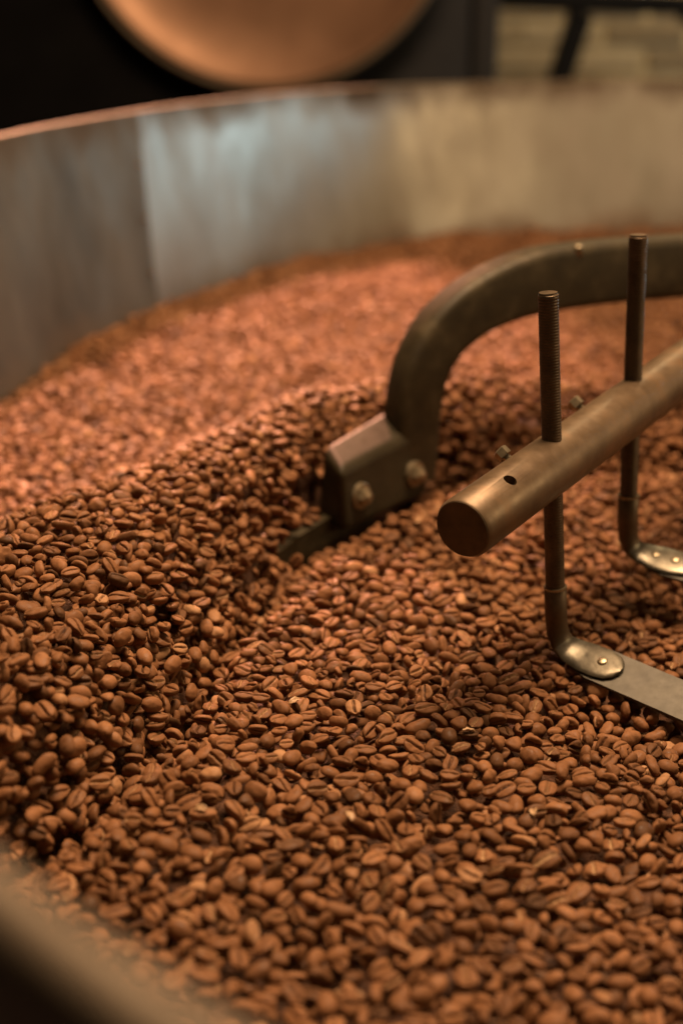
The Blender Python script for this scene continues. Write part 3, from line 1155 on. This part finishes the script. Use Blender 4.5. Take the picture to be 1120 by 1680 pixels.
groups = {}
for i in best:
    li = int(B[i, 3])
    me = variants[lib_var[li]]
    o = bpy.data.objects.new('coffee_bean', me)
    C.objects.link(o)
    o.location = (float(B[i, 0]), float(B[i, 1]), float(B[i, 2]))
    o.rotation_euler = Euler(lib_rot[li], 'XYZ')
    o.scale = (lib_scale[li],) * 3
    up_ = (o.rotation_euler.to_matrix() @ Vector((0, 0, 1)))
    view = Vector((0 - B[i, 0], 0 - B[i, 1], CAM_H - B[i, 2])).normalized()
    f_ = up_.dot(view)
    pose = 'rounded back up' if f_ > 0.45 else ('cut side up' if f_ < -0.45 else 'on its edge')
    ax = o.rotation_euler.to_matrix() @ Vector((1, 0, 0))
    su, sv = abs(ax.x), abs(ax.y * sn + ax.z * cs)
    way = 'crosswise' if su > 2.2 * sv else ('lengthwise' if sv > 2.2 * su else 'slantwise')
    row, colm = where_label(pxu[i], pyv[i])
    lab = 'coffee bean %s, lying %s, %s, %s' % (pose, way, row, colm)
    groups.setdefault(lab, []).append((pxu[i], o))
    tag(o, lab, 'coffee bean', 'large coffee beans nearest the camera')
for lab, lst in groups.items():
    if len(lst) > 1:
        lst.sort(key=lambda t: t[0])
        for k_, (u_x, o) in enumerate(lst):
            o['label'] = lab + (', left one' if k_ == 0 else (', right one' if k_ == len(lst) - 1 else (', middle one' if len(lst) == 3 else ', %s one' % ['', 'second', 'third', 'fourth', 'fifth'][min(k_, 4)])))

# ------------------------------------------------------------------ the rest: one object, instanced on points
rest = B[~single]
me = bpy.data.meshes.new('coffee_beans')
me.vertices.add(len(rest))
me.vertices.foreach_set('co', rest[:, :3].astype(np.float32).ravel())
li = rest[:, 3].astype(int)
a = me.attributes.new('rot', 'FLOAT_VECTOR', 'POINT')
a.data.foreach_set('vector', lib_rot[li].astype(np.float32).ravel())
a = me.attributes.new('siz', 'FLOAT', 'POINT')
a.data.foreach_set('value', lib_scale[li].astype(np.float32))
a = me.attributes.new('shp', 'INT', 'POINT')
a.data.foreach_set('value', lib_var[li].astype(np.int32))
me.update()
pool = bpy.data.objects.new('coffee_beans', me)
C.objects.link(pool)
tag(pool, 'mass of brown roasted coffee beans heaped in the cooling tray', 'coffee beans', kind='stuff')
ng = bpy.data.node_groups.new('scatter_beans', 'GeometryNodeTree')
ng.interface.new_socket('Geometry', in_out='INPUT', socket_type='NodeSocketGeometry')
ng.interface.new_socket('Geometry', in_out='OUTPUT', socket_type='NodeSocketGeometry')
gi = ng.nodes.new('NodeGroupInput')
go = ng.nodes.new('NodeGroupOutput')
m2p = ng.nodes.new('GeometryNodeMeshToPoints')
iop = ng.nodes.new('GeometryNodeInstanceOnPoints')
ci = ng.nodes.new('GeometryNodeCollectionInfo')
ci.inputs['Collection'].default_value = bean_coll
ci.inputs['Separate Children'].default_value = True
ci.inputs['Reset Children'].default_value = True


def attr(name, t):
    n = ng.nodes.new('GeometryNodeInputNamedAttribute')
    n.data_type = t
    n.inputs['Name'].default_value = name
    return n.outputs['Attribute']


e2r = ng.nodes.new('FunctionNodeEulerToRotation')
Lk = ng.links.new
Lk(gi.outputs[0], m2p.inputs['Mesh'])
Lk(m2p.outputs[0], iop.inputs['Points'])
Lk(ci.outputs[0], iop.inputs['Instance'])
iop.inputs['Pick Instance'].default_value = True
Lk(attr('shp', 'INT'), iop.inputs['Instance Index'])
Lk(attr('rot', 'FLOAT_VECTOR'), e2r.inputs[0])
Lk(e2r.outputs[0], iop.inputs['Rotation'])
Lk(attr('siz', 'FLOAT'), iop.inputs['Scale'])
Lk(iop.outputs[0], go.inputs[0])
md = pool.modifiers.new('scatter', 'NODES')
md.node_group = ng

# ------------------------------------------------------------------ pale chaff flakes on the beans
m_, nt_, b_ = new_mat('pale_chaff')
nt_.links.new(ramp(nt_, noise(nt_, 400, 3), [(0.3, (0.30, 0.18, 0.09)), (0.7, (0.46, 0.31, 0.17))]), b_.inputs['Base Color'])
b_.inputs['Roughness'].default_value = 0.5
M['chaff'] = m_
FL = [(-0.0290, 0.656, 'pale chaff flake on the beans left of the picture centre'),
      (-0.0015, 0.556, 'curled pale chaff flake on the beans below the picture centre'),
      (0.063, 0.640, 'small pale chaff flake on the beans left of the near paddle'),
      (0.094, 0.572, 'pale chaff flake on the beans below the near paddle'),
      (-0.062, 0.560, 'pale chaff flake on the beans in the furrow at left')]
HH = Hf.reshape(NY, NX)
for k_, (fx, fy, lab) in enumerate(FL):
    ix, iy = int((fx - X0) / CELL), int((fy - Y0) / CELL)
    sub = HH[iy - 5:iy + 6, ix - 5:ix + 6]
    j_, i_ = np.unravel_index(sub.argmax(), sub.shape)
    fz = float(sub.max())
    fx, fy = X0 + (ix - 5 + i_ + .5) * CELL, Y0 + (iy - 5 + j_ + .5) * CELL
    v, f = [], []
    N1, N2 = 9, 6
    for a_ in range(N1):
        for c_ in range(N2):
            u1, u2 = a_ / (N1 - 1) * 2 - 1, c_ / (N2 - 1) * 2 - 1
            wv = (1 - abs(u1) ** 2.5) ** 0.5 if abs(u1) < 1 else 0.0
            wv = max(wv, 0.12) * (1 + 0.18 * math.sin(a_ * 2.3 + k_))
            v.append((u1 * 0.0034, u2 * 0.0017 * wv, 0.0011 * u2 * u2 - 0.0009 * u1 * u1 + 0.0003 * math.sin(a_ * 1.7 + c_)))
    for a_ in range(N1 - 1):
        for c_ in range(N2 - 1):
            q_ = a_ * N2 + c_
            f.append((q_, q_ + 1, q_ + N2 + 1, q_ + N2))
    me = pydata('chaff_flake', v, f)
    o = link('chaff_flake', me, 'chaff')
    sm = o.modifiers.new('thickness', 'SOLIDIFY')
    sm.thickness = 0.00018
    o.location = (fx, fy, fz + 0.0009)
    o.rotation_euler = (0.25, -0.15, 0.7 + k_ * 1.3)
    tag(o, lab, 'chaff', 'chaff flakes on the beans')
